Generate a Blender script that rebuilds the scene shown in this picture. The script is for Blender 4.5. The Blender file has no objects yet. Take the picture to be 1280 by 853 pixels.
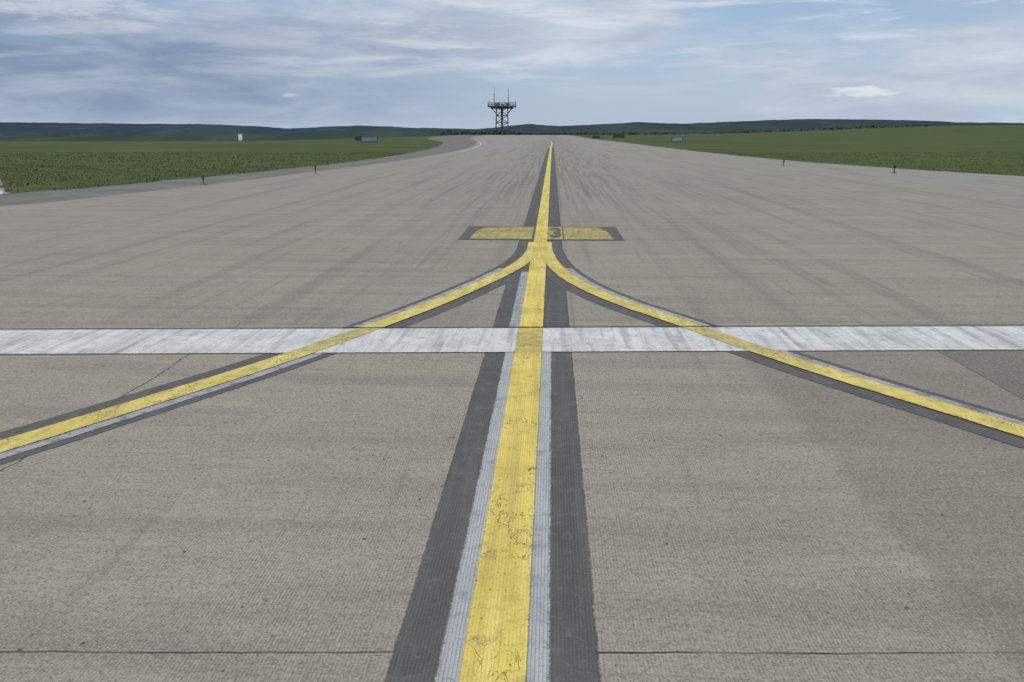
import bpy, bmesh, math, random
import numpy as np
from mathutils import Vector, noise as mnoise
random.seed(4); rng=np.random.default_rng(5)
S=bpy.context.scene
S.view_settings.view_transform='Standard'; S.view_settings.look='None'; S.view_settings.exposure=0
YAW=0.049   # taxiway axis: x = -0.16 + 0.049*y

# ---------------------------------------------------------------- node helper
class G:
    def __init__(s,name,world=None):
        if world: s.t=world.node_tree
        else:
            s.m=bpy.data.materials.new(name); s.m.use_nodes=True; s.t=s.m.node_tree
        s.t.nodes.clear(); s.L=s.t.links
    def n(s,typ,**k):
        x=s.t.nodes.new(typ)
        for a,b in k.items(): setattr(x,a,b)
        return x
    def put(s,sock,v):
        if v is None: return
        if isinstance(v,bpy.types.NodeSocket): s.L.new(v,sock)
        else:
            if isinstance(v,(tuple,list)) and len(v)==3 and len(sock.default_value)==4: v=(*v,1)
            sock.default_value=v
    def math(s,op,a,b=0.0,c=0.0,clamp=False):
        x=s.n('ShaderNodeMath',operation=op,use_clamp=clamp)
        s.put(x.inputs[0],a); s.put(x.inputs[1],b); s.put(x.inputs[2],c); return x.outputs[0]
    def add(s,a,b): return s.math('ADD',a,b)
    def sub(s,a,b): return s.math('SUBTRACT',a,b)
    def mul(s,a,b): return s.math('MULTIPLY',a,b)
    def ramp(s,v,a,b,c=0.0,d=1.0,smooth=True):
        x=s.n('ShaderNodeMapRange'); x.interpolation_type='SMOOTHSTEP' if smooth else 'LINEAR'
        s.put(x.inputs[0],v)
        for i,q in enumerate((a,b,c,d)): s.put(x.inputs[i+1],q)
        return x.outputs[0]
    def mix(s,f,a,b,mode='MIX'):
        x=s.n('ShaderNodeMix',data_type='RGBA',blend_type=mode); x.clamp_factor=True
        s.put(x.inputs[0],f); s.put(x.inputs[6],a); s.put(x.inputs[7],b); return x.outputs[2]
    def mapv(s,v,scale=(1,1,1),rot=0.0,loc=(0,0,0)):
        x=s.n('ShaderNodeMapping'); s.put(x.inputs[0],v); x.inputs[1].default_value=loc
        x.inputs[2].default_value=(0,0,rot); x.inputs[3].default_value=scale; return x.outputs[0]
    def noise(s,v,scale,det=3,rough=.55,dist=0.0):
        x=s.n('ShaderNodeTexNoise'); s.put(x.inputs['Vector'],v); x.inputs['Scale'].default_value=scale
        x.inputs['Detail'].default_value=det; x.inputs['Roughness'].default_value=rough; x.inputs['Distortion'].default_value=dist
        return x.outputs[0]
    def vor(s,v,scale,feature='F1'):
        x=s.n('ShaderNodeTexVoronoi',feature=feature); s.put(x.inputs['Vector'],v); x.inputs['Scale'].default_value=scale
        return x.outputs[0]
    def xyz(s,v):
        x=s.n('ShaderNodeSeparateXYZ'); s.put(x.inputs[0],v); return x.outputs
    def comb(s,a,b,c=0.0):
        x=s.n('ShaderNodeCombineXYZ'); s.put(x.inputs[0],a); s.put(x.inputs[1],b); s.put(x.inputs[2],c); return x.outputs[0]
    def obj(s): return s.n('ShaderNodeTexCoord').outputs['Object']
    def uv(s): return s.n('ShaderNodeTexCoord').outputs['UV']
    def out(s,col,rough=.9,bump=None,bs=.3,bd=.003,alpha=None,spec=.25,metal=0.0):
        b=s.n('ShaderNodeBsdfPrincipled'); s.put(b.inputs['Base Color'],col); s.put(b.inputs['Roughness'],rough)
        b.inputs['Specular IOR Level'].default_value=spec; b.inputs['Metallic'].default_value=metal
        if bump is not None:
            q=s.n('ShaderNodeBump'); q.inputs['Strength'].default_value=bs; q.inputs['Distance'].default_value=bd
            s.put(q.inputs['Height'],bump); s.L.new(q.outputs[0],b.inputs['Normal'])
        if alpha is not None: s.put(b.inputs['Alpha'],alpha)
        o=s.n('ShaderNodeOutputMaterial'); s.L.new(b.outputs[0],o.inputs[0]); return s.m

def simple(name,col,rough=.6,metal=0.0,var=.15,sc=6):
    g=G(name); v=g.obj(); n=g.noise(v,sc,3)
    c=g.mix(g.ramp(n,.3,.7,0,1),tuple(x*(1-var) for x in col),tuple(min(1,x*(1+var)) for x in col))
    return g.out(c,rough,metal=metal)

def fine(g):
    return g.mapv(g.obj(),rot=math.atan(YAW))

# ---------------------------------------------------------------- materials
def mat_concrete():
    g=G('grooved_concrete'); v=fine(g); x,y,_=g.xyz(v)
    far=g.ramp(y,6.3,6.7); veryfar=g.ramp(y,14,90)
    c=g.mix(far,(.298,.262,.212),(.262,.234,.194))
    c=g.mix(veryfar,c,(.268,.254,.228))
    nA=g.noise(v,3,3)
    wob=g.mul(g.sub(nA,.5),.22)
    nearm=g.sub(1.0,far)
    p1=g.mul(g.ramp(g.add(x,wob),1.36,1.48),nearm)
    c=g.mix(g.mul(p1,.62),c,(.160,.142,.118))
    p2=g.mul(g.ramp(g.add(x,g.mul(wob,.15)),2.9,2.93),nearm)
    c=g.mix(g.mul(p2,.66),c,(.085,.080,.073))
    m=g.noise(v,.8,4,.6); c=g.mix(g.ramp(m,.3,.7,.0,.28),c,(.36,.32,.26))
    m2=g.noise(g.mapv(v,(.22,2.4,1)),1.3,4,.62); c=g.mix(g.ramp(m2,.42,.68,0,.42),c,(.175,.155,.13))
    m3=g.noise(g.mapv(v,(.12,5.0,1),loc=(7,3,0)),1.0,5,.65); c=g.mix(g.mul(g.ramp(m3,.46,.66,0,.42),far),c,(.34,.315,.27))
    m4=g.noise(g.mapv(v,(2.4,.06,1)),1.0,4,.6); c=g.mix(g.mul(g.ramp(m4,.48,.68,0,.44),far),c,(.14,.13,.112))
    m5=g.noise(g.mapv(v,(9,.15,1)),1.0,3,.6)
    ctr=g.ramp(g.math('ABSOLUTE',x),.4,4.5,1,0)
    c=g.mix(g.mul(g.mul(g.ramp(m5,.42,.62,0,.52),ctr),g.ramp(y,9,24)),c,(.10,.096,.088))
    # tyre scuffs, slightly oblique to the axis
    m7=g.noise(g.mapv(v,(5,.22,1),rot=.5),1.4,3,.6); c=g.mix(g.mul(g.ramp(m7,.57,.70,0,.30),g.ramp(m,.4,.55)),c,(.11,.10,.088))
    # fine brushed texture across the slabs
    m6=g.noise(g.mapv(v,(1.6,30,1)),1.7,3,.7); c=g.mix(g.ramp(m6,.48,.66,0,.34),c,(.155,.138,.112))
    gr=g.math('SINE',g.mul(x,2*math.pi/.0125))
    grf=g.mul(g.ramp(y,3.5,9,1,0),g.ramp(nA,.35,.6,.4,1))
    c=g.mix(g.mul(g.ramp(gr,.0,.9,0,.34),grf),c,(.12,.107,.09))
    a=g.noise(v,100,3,.75); c=g.mix(g.ramp(a,.52,.64,0,.58),c,(.09,.079,.064))
    c=g.mix(g.ramp(a,.46,.36,0,.40),c,(.45,.40,.32))
    a3=g.noise(v,34,3,.75); c=g.mix(g.ramp(a3,.54,.68,0,.30),c,(.10,.089,.073))
    pits=g.mul(g.ramp(g.vor(g.mapv(v,(1,.8,1)),15),.15,.07,0,1),g.ramp(nA,.50,.62))
    c=g.mix(g.mul(pits,.8),c,(.04,.036,.031))
    nz=g.sub(g.noise(v,1.5,3,.6),.5); nz2=g.sub(g.noise(v,9,3,.7),.5)
    def line(coord,pos,w,amp,amp2=.02):
        d=g.math('ABSOLUTE',g.add(g.sub(coord,pos),g.add(g.mul(nz,amp),g.mul(nz2,amp2))))
        return g.ramp(d,w,w*.35,0,1)
    brk=g.ramp(m,.36,.5,.35,1)
    yy=g.sub(y,g.mul(x,.047))
    j=g.mul(line(yy,2.205,.0060,.025,.016),brk)
    j=g.math('MAXIMUM',j,g.mul(g.mul(line(x,-2.66,.008,.10,.03),nearm),.85))
    j=g.math('MAXIMUM',j,g.mul(g.mul(line(x,2.92,.007,.02,.01),nearm),.6))
    yr=g.sub(y,g.mul(x,.033))
    md=g.math('ABSOLUTE',g.sub(g.math('MODULO',g.add(yr,3.5),5.0),2.5))
    jl=g.mul(g.ramp(g.add(md,g.mul(nz2,.02)),.028,.010,0,.24),g.mul(far,g.ramp(nA,.4,.6,.3,1)))
    mx=g.math('ABSOLUTE',g.sub(g.math('MODULO',g.add(x,62.3),5.0),2.5))
    jx=g.mul(g.ramp(mx,.02,.010,0,.14),far)
    j=g.math('MAXIMUM',j,g.math('MAXIMUM',jl,jx))
    c=g.mix(j,c,(.03,.028,.026))
    h=g.add(a,g.add(g.mul(gr,.12),g.mul(a3,.5)))
    return g.out(c,.92,h,.42,.004)

def mat_shoulder():
    g=G('shoulder_asphalt'); v=fine(g); x,y,_=g.xyz(v)
    c=g.mix(g.ramp(x,-2,8),(.135,.128,.115),(.25,.235,.205))
    n=g.noise(v,.6,4); c=g.mix(g.ramp(n,.35,.7,0,.35),c,(.26,.248,.22))
    n=g.noise(g.mapv(v,(3,.2,1)),1,4); c=g.mix(g.ramp(n,.5,.7,0,.4),c,(.10,.096,.085))
    a=g.noise(v,60,3,.7); c=g.mix(g.ramp(a,.5,.75,0,.5),c,(.08,.075,.065))
    return g.out(c,.93,a,.4,.004)

def paint(name,col,half,dark,wear=.3,edge=.008,crack=0.0,groove=.25,alpha_wear=0.0,streak=.25,grime=None,scuff=0.0,lite=None):
    g=G(name); v=fine(g); x,y,_=g.xyz(v); u,w,_=g.xyz(g.uv())
    c=col
    n=g.noise(v,2.6,4,.6); c=g.mix(g.ramp(n,.35,.7,0,wear),c,tuple(k*.66 for k in col))
    n2=g.noise(g.mapv(v,(14,.5,1)),1,4,.65); c=g.mix(g.ramp(n2,.45,.7,0,streak),c,dark)
    if lite: c=g.mix(g.ramp(n2,.50,.32,0,.5),c,lite)
    n5=g.noise(v,11,5,.65); c=g.mix(g.ramp(n5,.52,.70,0,wear),c,dark)
    gr=g.math('SINE',g.mul(x,2*math.pi/.0125))
    c=g.mix(g.mul(g.ramp(gr,.2,.95,0,groove),g.ramp(y,4,9,1,.15)),c,dark)
    a=g.noise(v,95,3,.75); c=g.mix(g.ramp(a,.54,.66,0,.30+wear*.55),c,dark)
    if scuff>0:
        sA=g.noise(g.mapv(v,(7,.35,1),rot=.62),1.6,3,.6); sB=g.noise(g.mapv(v,(7,.3,1),rot=-.35,loc=(4,4,0)),1.3,3,.6)
        c=g.mix(g.mul(g.ramp(sA,.54,.66,0,scuff),g.ramp(n,.40,.55,.3,1)),c,dark); c=g.mix(g.ramp(sB,.57,.68,0,scuff*.8),c,dark)
    if grime:
        gm=g.ramp(g.math('ABSOLUTE',g.sub(g.add(y,g.mul(x,-.033)),6.13)),.55,.25)
        c=g.mix(g.mul(gm,g.ramp(n5,.3,.6,.15,.6)),c,grime)
    if crack>0:
        cn=g.noise(g.mapv(v,(1,.55,1)),7,4,.65,.8); line=g.ramp(g.math('ABSOLUTE',g.sub(cn,.5)),.010,.002,0,1)
        cn2=g.noise(g.mapv(v,(1,.3,1),loc=(3,8,0)),14,3,.6,.5); l2=g.ramp(g.math('ABSOLUTE',g.sub(cn2,.5)),.012,.003,0,.8)
        msk=g.ramp(g.noise(v,2.2,3),.44,.6,.0,1)
        c=g.mix(g.mul(g.mul(g.math('MAXIMUM',line,l2),msk),crack),c,(.06,.05,.03))
        sp=g.mul(g.ramp(g.vor(v,28),.17,.10,0,1),g.ramp(n,.50,.60))
        c=g.mix(g.mul(sp,crack),c,(.05,.045,.03))
    en=g.add(g.mul(g.sub(g.noise(v,60,2,.7),.5),edge*2.2),g.mul(g.sub(g.noise(v,5,3,.7),.5),edge*2))
    d=g.add(g.sub(half,g.math('ABSOLUTE',u)),en)
    al=g.ramp(d,-edge*.8,edge*.8,0,1)
    if alpha_wear>0:
        al=g.mul(al,g.ramp(g.add(n5,g.mul(g.sub(a,.5),.7)),.45,.68,1,1-alpha_wear))
    return g.out(c,.78,g.add(a,g.mul(gr,.15)),.3,.003,alpha=al,spec=.25)

def mat_grass():
    g=G('grass_field'); v=g.obj()
    c=g.mix(g.ramp(g.noise(v,.05,4,.6),.35,.65),(.054,.074,.024),(.078,.098,.034))
    c=g.mix(g.ramp(g.noise(g.mapv(v,(.4,1.6,1)),.10,5,.6),.46,.68,0,.55),c,(.110,.112,.050))
    c=g.mix(g.ramp(g.noise(g.mapv(v,(.3,2.2,1)),.35,5,.7),.45,.66,0,.5),c,(.034,.050,.017))
    c=g.mix(g.ramp(g.noise(v,1.2,5,.7),.45,.7,0,.45),c,(.038,.054,.018))
    c=g.mix(g.ramp(g.noise(v,9,3,.7),.5,.7,0,.5),c,(.100,.118,.045))
    return g.out(c,.95,g.noise(v,7,3,.6),.25,.015,spec=.08)

def mat_hills(name,c1,c2,c3):
    g=G(name); v=g.obj()
    c=g.mix(g.ramp(g.noise(g.mapv(v,(1,.3,2.5)),.004,5,.6),.4,.62),c1,c2)
    c=g.mix(g.ramp(g.noise(g.mapv(v,(1,.3,5)),.012,5,.65),.52,.66,0,.5),c,c3)
    return g.out(c,1.0,spec=0.0)

M_con=mat_concrete(); M_sh=mat_shoulder(); M_grass=mat_grass()
M_blk=paint('black_border_paint',(.082,.081,.080),.322,(.155,.143,.125),wear=.5,edge=.009,groove=.28,streak=.4)
M_blk2=paint('black_border_paint_narrow',(.086,.085,.084),.235,(.155,.143,.125),wear=.5,edge=.009,groove=.22,streak=.4)
M_gry=paint('worn_white_paint',(.40,.41,.415),.170,(.16,.16,.16),wear=.36,edge=.009,groove=.5,alpha_wear=.12)
M_gry2=paint('worn_white_paint_side',(.37,.38,.385),.045,(.14,.14,.14),wear=.45,edge=.010,groove=.35,alpha_wear=.45)
M_yel=paint('yellow_paint',(.70,.545,.115),.10,(.29,.235,.11),wear=.50,edge=.005,crack=.8,groove=.24,streak=.45,grime=(.27,.22,.10),lite=(.74,.64,.25))
M_yel2=paint('yellow_paint_curve',(.66,.52,.12),.090,(.29,.245,.13),wear=.68,edge=.008,crack=.75,groove=.12,streak=.35,grime=(.33,.28,.15),lite=(.70,.61,.27))
M_wht=paint('white_stripe_paint',(.62,.615,.60),.375,(.235,.23,.22),wear=.58,edge=.012,crack=.3,groove=.2,streak=.55,scuff=.5)
M_jnt=paint('joint_sealant',(.018,.018,.018),.012,(.04,.04,.04),edge=.008)
M_mk=paint('panel_black_paint',(.085,.084,.080),9,(.17,.155,.13),wear=.55,edge=.01)
M_num=paint('numeral_black_paint',(.10,.097,.085),9,(.28,.235,.12),wear=.75,edge=.01,alpha_wear=.55)
M_my=paint('panel_yellow_paint',(.48,.385,.12),9,(.18,.155,.10),wear=.75,edge=.01,crack=.6,streak=.6,scuff=.35,alpha_wear=.25)
M_thin=paint('far_line_paint',(.5,.45,.3),.09,(.2,.2,.2),edge=.01)
M_oldw=paint('white_edge_line',(.42,.42,.41),.10,(.3,.3,.3),edge=.01)

# ---------------------------------------------------------------- geometry helpers
def link(o): S.collection.objects.link(o); return o
def mesh(name,vs,fs,mat=None,parent=None,smooth=False):
    me=bpy.data.meshes.new(name); me.from_pydata([tuple(map(float,p)) for p in vs],[],fs); me.update()
    if mat: me.materials.append(mat)
    if smooth: me.polygons.foreach_set('use_smooth',[True]*len(me.polygons))
    o=link(bpy.data.objects.new(name,me)); 
    if parent: o.parent=parent
    return o
def empty(name,loc=(0,0,0)):
    e=bpy.data.objects.new(name,None); e.location=loc; return link(e)
def crom(P,n=8):
    P=[np.array(p,float) for p in P]; Q=[2*P[0]-P[1]]+P+[2*P[-1]-P[-2]]; out=[]
    for i in range(1,len(Q)-2):
        a,b,c,d=Q[i-1:i+3]; L=np.linalg.norm(c-b)
        u1=(b-a)/np.linalg.norm(b-a); u2=(c-b)/L; u3=(d-c)/np.linalg.norm(d-c)
        m1=u1+u2; m1=m1/np.linalg.norm(m1)*L; m2=u2+u3; m2=m2/np.linalg.norm(m2)*L
        for k in range(n):
            t=k/n; t2=t*t;t3=t2*t
            out.append((2*t3-3*t2+1)*b+(t3-2*t2+t)*m1+(-2*t3+3*t2)*c+(t3-t2)*m2)
    out.append(P[-1]); return out
def strip(name,pts,half,z,mat,parent=None,off=0.0,n=8):
    C=crom(pts,n) if len(pts)>2 else [np.array(pts[0],float)+(np.array(pts[1],float)-np.array(pts[0],float))*i/40 for i in range(41)]
    vs=[];uv=[];L=0
    for i,p in enumerate(C):
        a=C[max(i-1,0)]; b=C[min(i+1,len(C)-1)]; t=(b-a)/np.linalg.norm(b-a); nn=np.array([t[1],-t[0]])
        if i: L+=np.linalg.norm(p-C[i-1])
        q=p+nn*off
        vs+=[(*(q-nn*half),z),(*(q+nn*half),z)]; uv+=[(-half,L),(half,L)]
    fs=[(2*i,2*i+1,2*i+3,2*i+2) for i in range(len(C)-1)]
    o=mesh(name,vs,fs,mat,parent); me=o.data; ul=me.uv_layers.new(name='UVMap')
    for l in me.loops: ul.data[l.index].uv=uv[l.vertex_index]
    return o
def poly(name,pts,z,mat,parent=None):
    bm=bmesh.new(); vs=[bm.verts.new((p[0],p[1],z)) for p in pts]; f=bm.faces.new(vs); bm.normal_update()
    if f.normal.z<0: bmesh.ops.reverse_faces(bm,faces=[f])
    bmesh.ops.triangulate(bm,faces=bm.faces[:]); me=bpy.data.meshes.new(name); bm.normal_update(); bm.to_mesh(me); bm.free()
    me.materials.append(mat); o=link(bpy.data.objects.new(name,me))
    if parent:o.parent=parent
    return o

# ---------------------------------------------------------------- terrain
def sm(a,b,v):
    t=min(1,max(0,(v-a)/(b-a))); return t*t*(3-2*t)
def H(x,y):
    z=-.02
    far=-34*sm(450,1500,y)
    zl=-.025*max(0,y-150); zl=max(zl,-36)
    wl=sm(-32,-95,x)
    c=z+(far if y>450 else 0)
    wr=sm(45,380,x)
    zr=6.5*sm(150,620,y)+(-45*sm(680,1600,y))
    zc=c*(1-wl)+(z+zl)*wl
    return zc*(1-wr)+(z+zr)*wr
xs=np.sinh(np.linspace(-1,1,131)*6)/np.sinh(6)*4200; ys=np.concatenate([[-400,-200,-100,-50,-20],np.sinh(np.linspace(0,1,120)*5.2)/np.sinh(5.2)*4600])
vs=[(x,y,H(x,y)) for y in ys for x in xs]; W=len(xs)
fs=[(j*W+i,j*W+i+1,(j+1)*W+i+1,(j+1)*W+i) for j in range(len(ys)-1) for i in range(W-1)]
mesh('ground',vs,fs,M_grass,smooth=True)

Lg=[(-28,430),(-27,300),(-22,215),(-17,170),(-12,140),(-9.15,107),(-7.94,74.2),(-8.75,47.2),(-11.33,29.6),(-13.6,21.5),(-19,16.2),(-32,12.8),(-60,11.5),(-150,11.3)]
Rg=[(150,14.5),(60,15),(36,17),(25,22),(19.1,30.5),(17.6,36.1),(16.1,45.9),(15.7,60),(15.9,77.6),(17.3,127),(19,192),(24,300),(29,430)]
outer=crom(Lg)+[np.array((-150,-60.)),np.array((150,-60.))]+crom(Rg)
def roughen(P,amp):
    out=[]
    for i,p in enumerate(P[:-1]):
        q=P[i+1]; d=np.linalg.norm(q-p); k=max(1,min(8,int(d/.5))) if d<30 and abs(p[0])<40 else 1
        for j in range(k):
            r=p+(q-p)*j/k; out.append(r+np.array([mnoise.noise((r[0]*.9,r[1]*.9,1)),mnoise.noise((r[0]*.9,r[1]*.9,9))])*amp)
    out.append(P[-1]); return out
outer=roughen(outer,.24)
poly('shoulder_pavement',outer,.0,M_sh)
Lc=[(-14,425),(-13,300),(-10,200),(-6,140),(-4.6,95),(-5.1,65.6),(-6.45,47.2),(-8.1,34.4),(-9.98,23),(-11.4,17.8),(-16,13.4),(-30,10.2),(-60,9.3),(-149,9)]
Rc=[(149,12),(60,12.2),(28,13.5),(18,16),(13.6,21.3),(12.7,25.9),(12.2,34.4),(12.5,50),(13.3,70),(14.2,95),(15.5,140),(17,200),(21,300),(25,425)]
poly('concrete_taxiway',crom(Lc)+[np.array((-149,-59.)),np.array((149,-59.))]+crom(Rc),.004,M_con)

# ---------------------------------------------------------------- markings
ax=lambda y:(-.16+YAW*y,y)
cl=empty('taxiway_centreline')
near=[ax(-20),ax(-8),ax(0),ax(2),ax(5),ax(8),ax(12)]
full=near+[ax(20),ax(35),ax(60),ax(85)]
strip('black_border',full,.36,.0055,M_blk,cl)
strip('worn_white_paint',[ax(-20),ax(-8),ax(0),ax(3),ax(5.8)],.2,.0088,M_gry,cl)
strip('worn_white_patch',[ax(6.4),ax(7.4),ax(8.4),ax(9.3)],.07,.0088,M_gry2,cl,off=-.14)
strip('yellow_paint',full,.125,.0140,M_yel,cl)
strip('far_line',[ax(85),(6.6,140),(7.0,200),(3,270)],.13,.0140,M_thin,cl)

left=[(.335,11.9),(.285,11.0),(.17,10.2),(0,9.5),(-.345,8.49),(-.759,7.43),(-1.19,6.5),(-1.54,5.79),(-1.86,5.2),(-2.173,4.69),(-2.45,4.24),(-2.70,3.85),(-3.35,2.9),(-4.2,1.75),(-6,-.5)]
right=[(.50,11.9),(.475,11.0),(.49,10.2),(.55,9.5),(.71,8.58),(1.04,7.57),(1.42,6.77),(1.69,6.16),(2.05,5.42),(2.36,4.86),(2.62,4.42),(2.82,4.07),(3.5,3.05),(4.4,1.8),(6.2,-.5)]
ll=empty('taxiway_lead_off_line')
strip('black_border',left,.27,.0066,M_blk2,ll)
strip('worn_white_near',left[7:],.06,.0099,M_gry2,ll,off=-.125)
strip('worn_white_far',left[3:7],.06,.0099,M_gry2,ll,off=.125)
strip('yellow_paint',left,.115,.0151,M_yel2,ll)
rl=empty('taxiway_lead_off_line.001')
strip('black_border',right,.27,.0077,M_blk2,rl)
strip('worn_white_far',right[3:],.06,.0110,M_gry2,rl,off=-.125)
strip('yellow_paint',right,.115,.0162,M_yel2,rl)

rs=empty('runway_side_stripe')
sy=lambda x:6.13+.0165*x
def seg(name,half,z,mat,dy=0):
    strip(name,[(q,sy(q)+dy) for q in (-120,-40,-12,-4,0,4,12,40,120)],half,z,mat,rs)
seg('white_paint',.40,.0125,M_wht); seg('joint_line',.03,.0175,M_jnt,.385)

pm=empty('surface_location_marking',(ax(13.05)[0],13.05,0)); pm.rotation_euler=(0,0,-math.atan(YAW))
poly('black_panel',[(-1.27,-.9),(1.27,-.9),(1.27,.9),(-1.27,.9)],.0092,M_mk,pm)
poly('yellow_panel_a',[(-1.10,-.78),(-.14,-.8),(-.14,.8),(-.95,.76),(-1.08,.2)],.0112,M_my,pm)
poly('yellow_panel_b',[(.36,-.8),(1.12,-.78),(1.08,.2),(.95,.76),(.36,.8)],.0112,M_my,pm)
poly('yellow_panel_c',[(.10,-.8),(.34,-.8),(.34,.8),(.10,.8)],.0112,M_my,pm)
for o in pm.children:
    ul=o.data.uv_layers.new(name='UVMap')
    for d in ul.data: d.uv=(0,0)
def numeral(name,ch,x,y,sx,sy_):
    cu=bpy.data.curves.new(name,'FONT'); cu.body=ch; cu.align_x='CENTER'; cu.align_y='CENTER'; cu.size=1; cu.offset=.03
    o=link(bpy.data.objects.new(name,cu)); dg=bpy.context.evaluated_depsgraph_get(); me=bpy.data.meshes.new_from_object(o.evaluated_get(dg))
    bpy.data.objects.remove(o); me.materials.clear(); me.materials.append(M_num)
    if not me.uv_layers: me.uv_layers.new(name='UVMap')
    for d in me.uv_layers[0].data: d.uv=(0,0)
    o=link(bpy.data.objects.new(name,me)); o.parent=pm; o.location=(x,y,.0185); o.scale=(sx,sy_,1)
numeral('numeral','3',.23,-.05,.42,1.7)

e=empty('taxiway_edge_line'); strip('white_paint',[(-4.2,66),(-3.9,85),(-4.0,105),(-5.5,140)],.14,.0085,M_oldw,e)

# ---------------------------------------------------------------- short mown grass along the verge
def inside(P,poly_):
    x,y=P[:,0],P[:,1]; r=np.zeros(len(P),bool); n=len(poly_)
    for i in range(n):
        x1,y1=poly_[i]; x2,y2=poly_[(i+1)%n]
        if y1==y2: continue
        c=((y1>y)!=(y2>y))&(x<(x2-x1)*(y-y1)/(y2-y1)+x1); r^=c
    return r
N=200000
P=np.column_stack([rng.uniform(-40,40,N),12+rng.random(N)**1.4*55])
P=P[~inside(P,[tuple(p) for p in outer])]
P=P[(np.abs(P[:,0])<P[:,1]*.72+3)]
cl_=np.array([mnoise.noise((p[0]*.8,p[1]*.8,0)) for p in P]); P=P[cl_>-.12][:45000]
h=rng.uniform(.015,.055,len(P)); a=rng.uniform(0,math.pi,len(P)); w=rng.uniform(.012,.03,len(P)); lean=rng.normal(0,.03,(len(P),2))
V=np.zeros((len(P)*3,3)); dx=np.cos(a)*w; dy=np.sin(a)*w
V[0::3]=np.column_stack([P[:,0]-dx,P[:,1]-dy,np.full(len(P),-.03)]); V[1::3]=np.column_stack([P[:,0]+dx,P[:,1]+dy,np.full(len(P),-.03)])
V[2::3]=np.column_stack([P[:,0]+lean[:,0],P[:,1]+lean[:,1],h])
me=bpy.data.meshes.new('grass'); me.vertices.add(len(V)); me.vertices.foreach_set('co',V.ravel()); nF=len(P)
me.loops.add(nF*3); me.loops.foreach_set('vertex_index',np.arange(nF*3)); me.polygons.add(nF); me.polygons.foreach_set('loop_start',np.arange(nF)*3); me.polygons.foreach_set('loop_total',np.full(nF,3)); me.update(); me.validate()
g=G('grass_blades'); v=g.obj(); c=g.mix(g.ramp(g.noise(v,30,2),.35,.65),(.062,.085,.028),(.115,.137,.050)); c=g.mix(g.ramp(g.noise(v,1.0,4),.5,.68,0,.5),c,(.145,.140,.065))
me.materials.append(g.out(c,.8,spec=.1)); link(bpy.data.objects.new('grass',me))

# ---------------------------------------------------------------- hills, distant trees
def ridge(name,prof,Yf,Yt,Yb,z0,mat,step,namp,xmin,xmax):
    X=np.arange(xmin,xmax,step); px=[p[0] for p in prof]; pz=[p[1] for p in prof]; R=11; vs=[]
    for j in range(R):
        t=j/(R-1); 
        if t<=.6: f=sm(0,.6,t)**.8; Y=Yf+(Yt-Yf)*t/.6
        else: f=1-sm(.6,1,t); Y=Yt+(Yb-Yt)*(t-.6)/.4
        for x in X:
            top=np.interp(x,px,pz); nz=mnoise.noise((x/55,Y/60,0))*namp+mnoise.noise((x/17,Y/20,3))*namp*.6
            vs.append((x,Y,z0+(top-z0)*f+nz*f))
    W=len(X); fs=[(j*W+i,j*W+i+1,(j+1)*W+i+1,(j+1)*W+i) for j in range(R-1) for i in range(W-1)]
    mesh(name,vs,fs,mat,smooth=False)
prof=[(-4000,42),(-2300,38),(-1981,38),(-1517,33),(-1207,31),(-991,23),(-867,14),(-743,20),(-588,26),(-372,17),(-124,12),(0,26),(62,32),(186,23),(371,31),(495,38),(650,32),(960,44),(1145,50),(1424,47),(1579,44),(1703,38),(1981,35),(2660,42),(4000,45)]
M_h=mat_hills('hazy_hill_forest',(.034,.050,.066),(.044,.062,.073),(.062,.082,.080))  # forest tones with blue distance haze painted into the base colour
ridge('hills',prof,2500,3200,4300,-45,M_h,13,1.7,-3900,3900)
prof2=[(-4000,-14),(-1500,-13),(-900,-9),(-600,-4),(-300,2),(-80,4),(50,4),(300,7),(600,9),(900,12),(1500,16),(4000,20)]
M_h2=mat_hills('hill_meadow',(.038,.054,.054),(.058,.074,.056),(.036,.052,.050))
ridge('hills.001',prof2,1500,1900,2300,-45,M_h2,13,1.6,-2500,2600)
M_t=mat_hills('hazy_tree_foliage',(.036,.048,.040),(.046,.060,.048),(.060,.074,.055))  # foliage greens paled in the colour itself to imitate haze
def treeline(name,x0,x1,y0,hgt,n,seedv):
    r=random.Random(seedv); bm=bmesh.new()
    for i in range(n):
        x=r.uniform(x0,x1); y=y0+r.uniform(-12,12); e=1-abs((x-(x0+x1)/2)/((x1-x0)/2))**4
        e*=.65+.5*mnoise.noise((x/25,0,seedv))
        R=r.uniform(.9,1.7); zt=H(x,y)+ (hgt*(.55+.45*r.random()))*e
        for k in range(3):
            cx=x+r.gauss(0,1.4); cz=zt-R*.8-k*1.3
            m=bmesh.ops.create_icosphere(bm,subdivisions=1,radius=R*(1+.3*k))
            for v in m['verts']:
                d=1+.4*mnoise.noise((v.co*1.1+Vector((x,y,k)))); v.co*=d; v.co.x*=1.3; v.co+=Vector((cx,y,cz))
    me=bpy.data.meshes.new(name); bm.to_mesh(me); bm.free(); me.materials.append(M_t); link(bpy.data.objects.new(name,me))
treeline('distant_trees',-150,130,560,5.6,190,1)
treeline('distant_trees.001',120,330,640,4.5,80,3)

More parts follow.
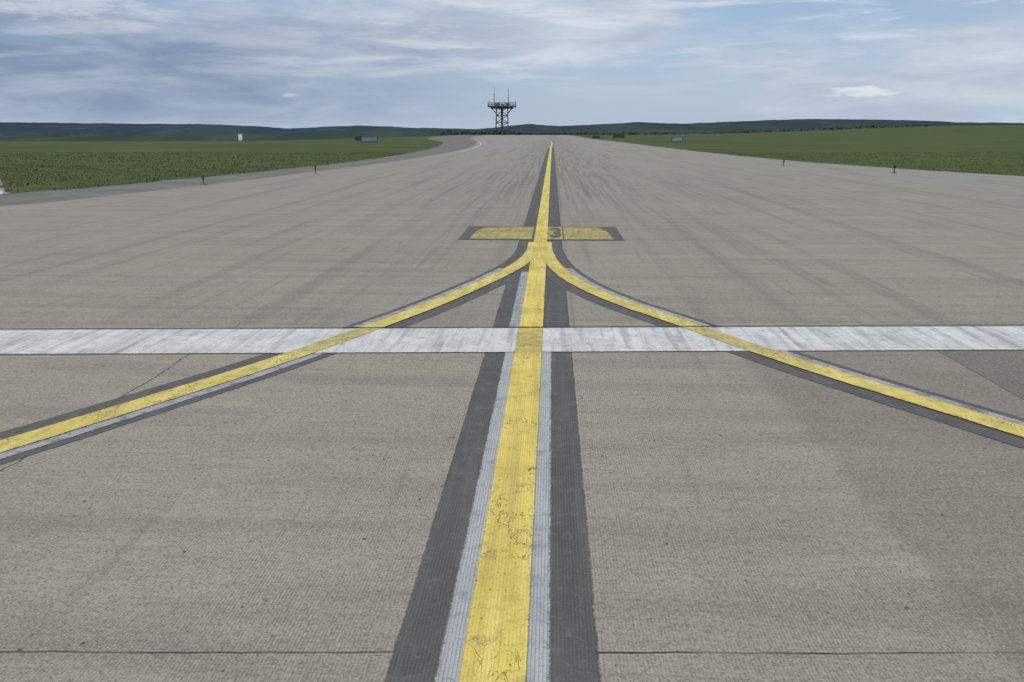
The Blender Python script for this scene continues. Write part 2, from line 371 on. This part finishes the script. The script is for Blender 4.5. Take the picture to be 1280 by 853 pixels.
# ---------------------------------------------------------------- steel antenna tower
M_st=simple('galvanised_steel',(.14,.155,.175),.6,.1,sc=.4); M_dk=simple('dark_steel',(.06,.07,.085),.6,.0,sc=.4)
def rod(bm,a,b,r,n=6):
    a=Vector(a);b=Vector(b); d=b-a; L=d.length
    m=bmesh.ops.create_cone(bm,cap_ends=True,segments=n,radius1=r,radius2=r,depth=L); q=d.to_track_quat('Z','Y')
    for v in m['verts']: v.co=q@v.co+(a+b)/2
def box(bm,c,s):
    m=bmesh.ops.create_cube(bm,size=1)
    for v in m['verts']: v.co=Vector((v.co.x*s[0]+c[0],v.co.y*s[1]+c[1],v.co.z*s[2]+c[2]))
def fin(name,bm,mat,parent,bev=0):
    me=bpy.data.meshes.new(name); bm.to_mesh(me); bm.free(); me.materials.append(mat); o=link(bpy.data.objects.new(name,me)); o.parent=parent
    if bev: md=o.modifiers.new('b','BEVEL'); md.width=bev; md.segments=2
    return o
tx,ty=-7.2,600; tz=H(tx,ty); T=empty('antenna_tower',(tx,ty,tz)); zp=18.8-tz
bm=bmesh.new(); lv=[0,5,10,15,zp]
def cw(z): return 4.6-.7*z/zp
for sx in(-1,1):
    for sy2 in(-1,1): rod(bm,(sx*cw(0),sy2*cw(0),0),(sx*cw(zp),sy2*cw(zp),zp),.36)
for a,b in zip(lv[:-1],lv[1:]):
    A,B=cw(a),cw(b)
    for s in(-1,1):
        for q in(-1,1):
            rod(bm,(-A*q,s*A,a),(B*q,s*B,b),.18); rod(bm,(s*A,-A*q,a),(s*B,B*q,b),.18)
        rod(bm,(-B,s*B,b),(B,s*B,b),.22); rod(bm,(s*B,-B,b),(s*B,B,b),.22)
rod(bm,(0,0,0),(0,0,zp),.8,10)
for sx in(-1,1):
    for sy2 in(-1,1): rod(bm,(sx*cw(zp-4.5),sy2*cw(zp-4.5),zp-4.5),(sx*8,sy2*5,zp),.3)
fin('lattice_legs',bm,M_dk,T)
bm=bmesh.new(); box(bm,(0,0,zp+.5),(20.5,12,1.0)); box(bm,(0,0,zp-.5),(16,9,1.0)); 
for i in range(9):
    x=-10+i*2.5
    for y in(-5.8,5.8): rod(bm,(x,y,zp+.9),(x,y,zp+3.0),.11)
for y in(-5.8,5.8):
    for zz in(1.9,3.0): rod(bm,(-10,y,zp+zz),(10,y,zp+zz),.12)
for x in(-10,10):
    for zz in(1.9,3.0): rod(bm,(x,-5.8,zp+zz),(x,5.8,zp+zz),.12)
box(bm,(-3.5,1,zp+1.9),(3.4,3,2.0)); box(bm,(4.2,0,zp+1.8),(2.6,3,1.8)); box(bm,(0.5,0,zp+1.5),(2,2,1.2))
fin('platform',bm,M_dk,T)
bm=bmesh.new()
for x,t in((-5.6,13.8),(4.6,13.2)):
    rod(bm,(x,0,zp+.9),(x,0,zp+t*.55),.30); rod(bm,(x,0,zp+t*.55),(x,0,zp+t),.17)
    rod(bm,(x-.9,0,zp+t*.62),(x+.9,0,zp+t*.62),.12)
for x,t in((-9.6,5.2),(9.6,4.8),(-1.5,5.5),(1.8,4.6)): rod(bm,(x,0,zp+.9),(x,0,zp+t),.13)
fin('antenna_masts',bm,M_st,T)

# ---------------------------------------------------------------- airfield signs, lights, cabinet
M_blue=simple('sign_blue',(.12,.17,.25),.5); M_bk=simple('sign_black',(.035,.038,.04),.6); M_wh=simple('white_enamel',(.60,.61,.60),.5); M_or=simple('orange_enamel',(.45,.13,.03),.5)
M_br=simple('weathered_yellow_steel',(.16,.09,.035),.7); M_lens=simple('blue_lens',(.03,.05,.14),.2)
def sign(x,y,w,hh,mat,rot=0):
    E=empty('airfield_guidance_sign',(x,y,H(x,y))); E.rotation_euler[2]=rot
    bm=bmesh.new(); box(bm,(0,0,.28+hh/2),(w,.22,hh)); fin('cabinet',bm,M_bk,E,.03)
    bm=bmesh.new(); box(bm,(0,-.118,.28+hh/2),(w-.14,.012,hh-.14)); fin('face_panel',bm,mat,E)
    bm=bmesh.new()
    for i in range(3):
        xx=(-.4+.4*i)*w; rod(bm,(xx,0,-.1),(xx,0,.3),.035); box(bm,(xx,0,.03),(.2,.2,.03))
    fin('legs',bm,M_st,E)
sign(-19.7,114,2.2,.70,M_blue,.1); sign(-24.5,132,1.3,.7,M_bk,.1); sign(22.6,113,1.5,.70,M_blue,-.1); sign(24.5,190,2.7,.8,M_bk); sign(17.9,176,1.6,.6,M_bk)
def edge_light(x,y,z=0.0,body=None,s=1.0):
    E=empty('taxiway_edge_light',(x,y,z)); E.scale=(s,s,s)
    bm=bmesh.new(); m=bmesh.ops.create_cone(bm,cap_ends=True,segments=20,radius1=.10,radius2=.085,depth=.03)
    for v in m['verts']: v.co.z+=.015
    rod(bm,(0,0,.02),(0,0,.2),.022,12)
    m=bmesh.ops.create_cone(bm,cap_ends=True,segments=16,radius1=.035,radius2=.055,depth=.07)
    for v in m['verts']: v.co.z+=.225
    fin('stem',bm,body or M_br,E)
    bm=bmesh.new(); m=bmesh.ops.create_uvsphere(bm,u_segments=16,v_segments=10,radius=.045)
    for v in m['verts']: v.co.z=v.co.z*1.35+.30
    fin('lens',bm,M_lens,E)
edge_light(-9.55,25.2,s=.9); edge_light(-7.75,32.2,s=.9); edge_light(13.1,39.5,s=.9); edge_light(15.3,32.7,body=M_bk)
E=empty('edge_marker_post',(-13.85,21.95,-.02)); bm=bmesh.new()
m=bmesh.ops.create_cone(bm,cap_ends=True,segments=20,radius1=.13,radius2=.07,depth=.34)
for v in m['verts']: v.co.z+=.19
box(bm,(0,0,.015),(.36,.36,.03)); fin('cone_body',bm,M_wh,E)
bm=bmesh.new(); m=bmesh.ops.create_cone(bm,cap_ends=True,segments=20,radius1=.112,radius2=.100,depth=.07)
for v in m['verts']: v.co.z+=.20
fin('orange_band',bm,M_or,E)
cx,cy=-48,146; E=empty('equipment_cabinet',(cx,cy,H(cx,cy))); bm=bmesh.new(); box(bm,(0,0,.7),(.6,.5,1.0)); box(bm,(0,0,1.23),(.72,.62,.06)); fin('housing',bm,M_wh,E,.02)
bm=bmesh.new(); box(bm,(0,-.255,.72),(.45,.015,.8)); fin('door',bm,M_wh,E); bm=bmesh.new(); box(bm,(0,0,.08),(.66,.56,.2)); fin('plinth',bm,M_st,E)

# ---------------------------------------------------------------- sky and sun
SE,SA=math.radians(48),math.radians(215)
w=bpy.data.worlds.new('World'); S.world=w; w.use_nodes=True
g=G('sky',world=w); sky=g.n('ShaderNodeTexSky',sky_type='NISHITA'); sky.sun_disc=False; sky.sun_elevation=SE; sky.sun_rotation=SA; sky.air_density=1.2; sky.dust_density=1.5
d=g.n('ShaderNodeTexCoord').outputs['Generated']; x,y,z=g.xyz(d)
az=g.math('ARCTAN2',x,y); v=g.comb(az,g.mul(z,3.6),0.0)
base=g.mix(.85,sky.outputs[0],g.mix(g.ramp(z,0,.18),(4.5,5.6,7.0),(3.2,4.6,6.8)))
n1=g.noise(g.mapv(v,(1,1,1),loc=(2.3,.4,0)),3.0,7,.56,.3); n2=g.noise(g.mapv(v,(1,1.4,1),loc=(5,1,0)),6.0,7,.58,.4)
cl_c=g.mix(g.ramp(n2,.3,.7),(4.4,5.1,6.2),(6.5,7.0,7.7))
c=g.mix(g.ramp(n1,.40,.62,0,.82),base,cl_c)
db=g.mul(g.ramp(az,.10,-.38),g.mul(g.ramp(z,-.01,.025),g.ramp(z,.165,.08)))
c=g.mix(g.mul(db,g.ramp(n2,.32,.66,.92,.50)),c,(2.0,2.75,4.1))
n3=g.noise(g.mapv(v,(1,2.2,1),rot=.12,loc=(1,7,0)),5.5,6,.58,.4)
c=g.mix(g.mul(g.mul(g.ramp(n3,.50,.68,0,.70),g.ramp(z,.03,.09)),g.sub(1.0,g.mul(db,.6))),c,(7.2,7.6,8.1))
nb=g.noise(v,38,5,.6)
def puff(a0,z0,ra,rz,k):
    q=g.add(g.math('POWER',g.math('ABSOLUTE',g.mul(g.sub(az,a0),1/ra)),2.0),g.math('POWER',g.math('ABSOLUTE',g.mul(g.sub(z,z0),1/rz)),2.0))
    return g.ramp(g.add(q,g.mul(g.sub(nb,.5),4.2)),1.4,-.2,0,k)
c=g.mix(puff(.395,.0425,.036,.0060,.85),c,(7.7,8.0,8.4)); c=g.mix(puff(-.26,.041,.010,.003,.5),c,(6.6,7.0,7.6)); c=g.mix(puff(-.5,.130,.10,.018,.55),c,(6.9,7.3,7.9))
c=g.mix(g.ramp(z,.05,-.01,0,.45),c,(4.4,5.4,6.7))
b=g.n('ShaderNodeBackground'); g.put(b.inputs[0],c); b.inputs[1].default_value=.1
o=g.n('ShaderNodeOutputWorld'); g.L.new(b.outputs[0],o.inputs[0])
sl=bpy.data.lights.new('sun','SUN'); sl.energy=2.9; sl.angle=math.radians(.6); sl.color=(1,.94,.84); so=link(bpy.data.objects.new('sun',sl))
sd=Vector((math.sin(SA)*math.cos(SE),math.cos(SA)*math.cos(SE),math.sin(SE))); so.rotation_euler=sd.to_track_quat('Z','Y').to_euler()

cam=bpy.data.cameras.new('camera'); cam.sensor_width=36; cam.lens=28.125; cam.clip_end=12000; cam.clip_start=.05
co=link(bpy.data.objects.new('camera',cam)); co.location=(0,0,1.6); co.rotation_euler=(math.radians(90-14.65),0,0); S.camera=co
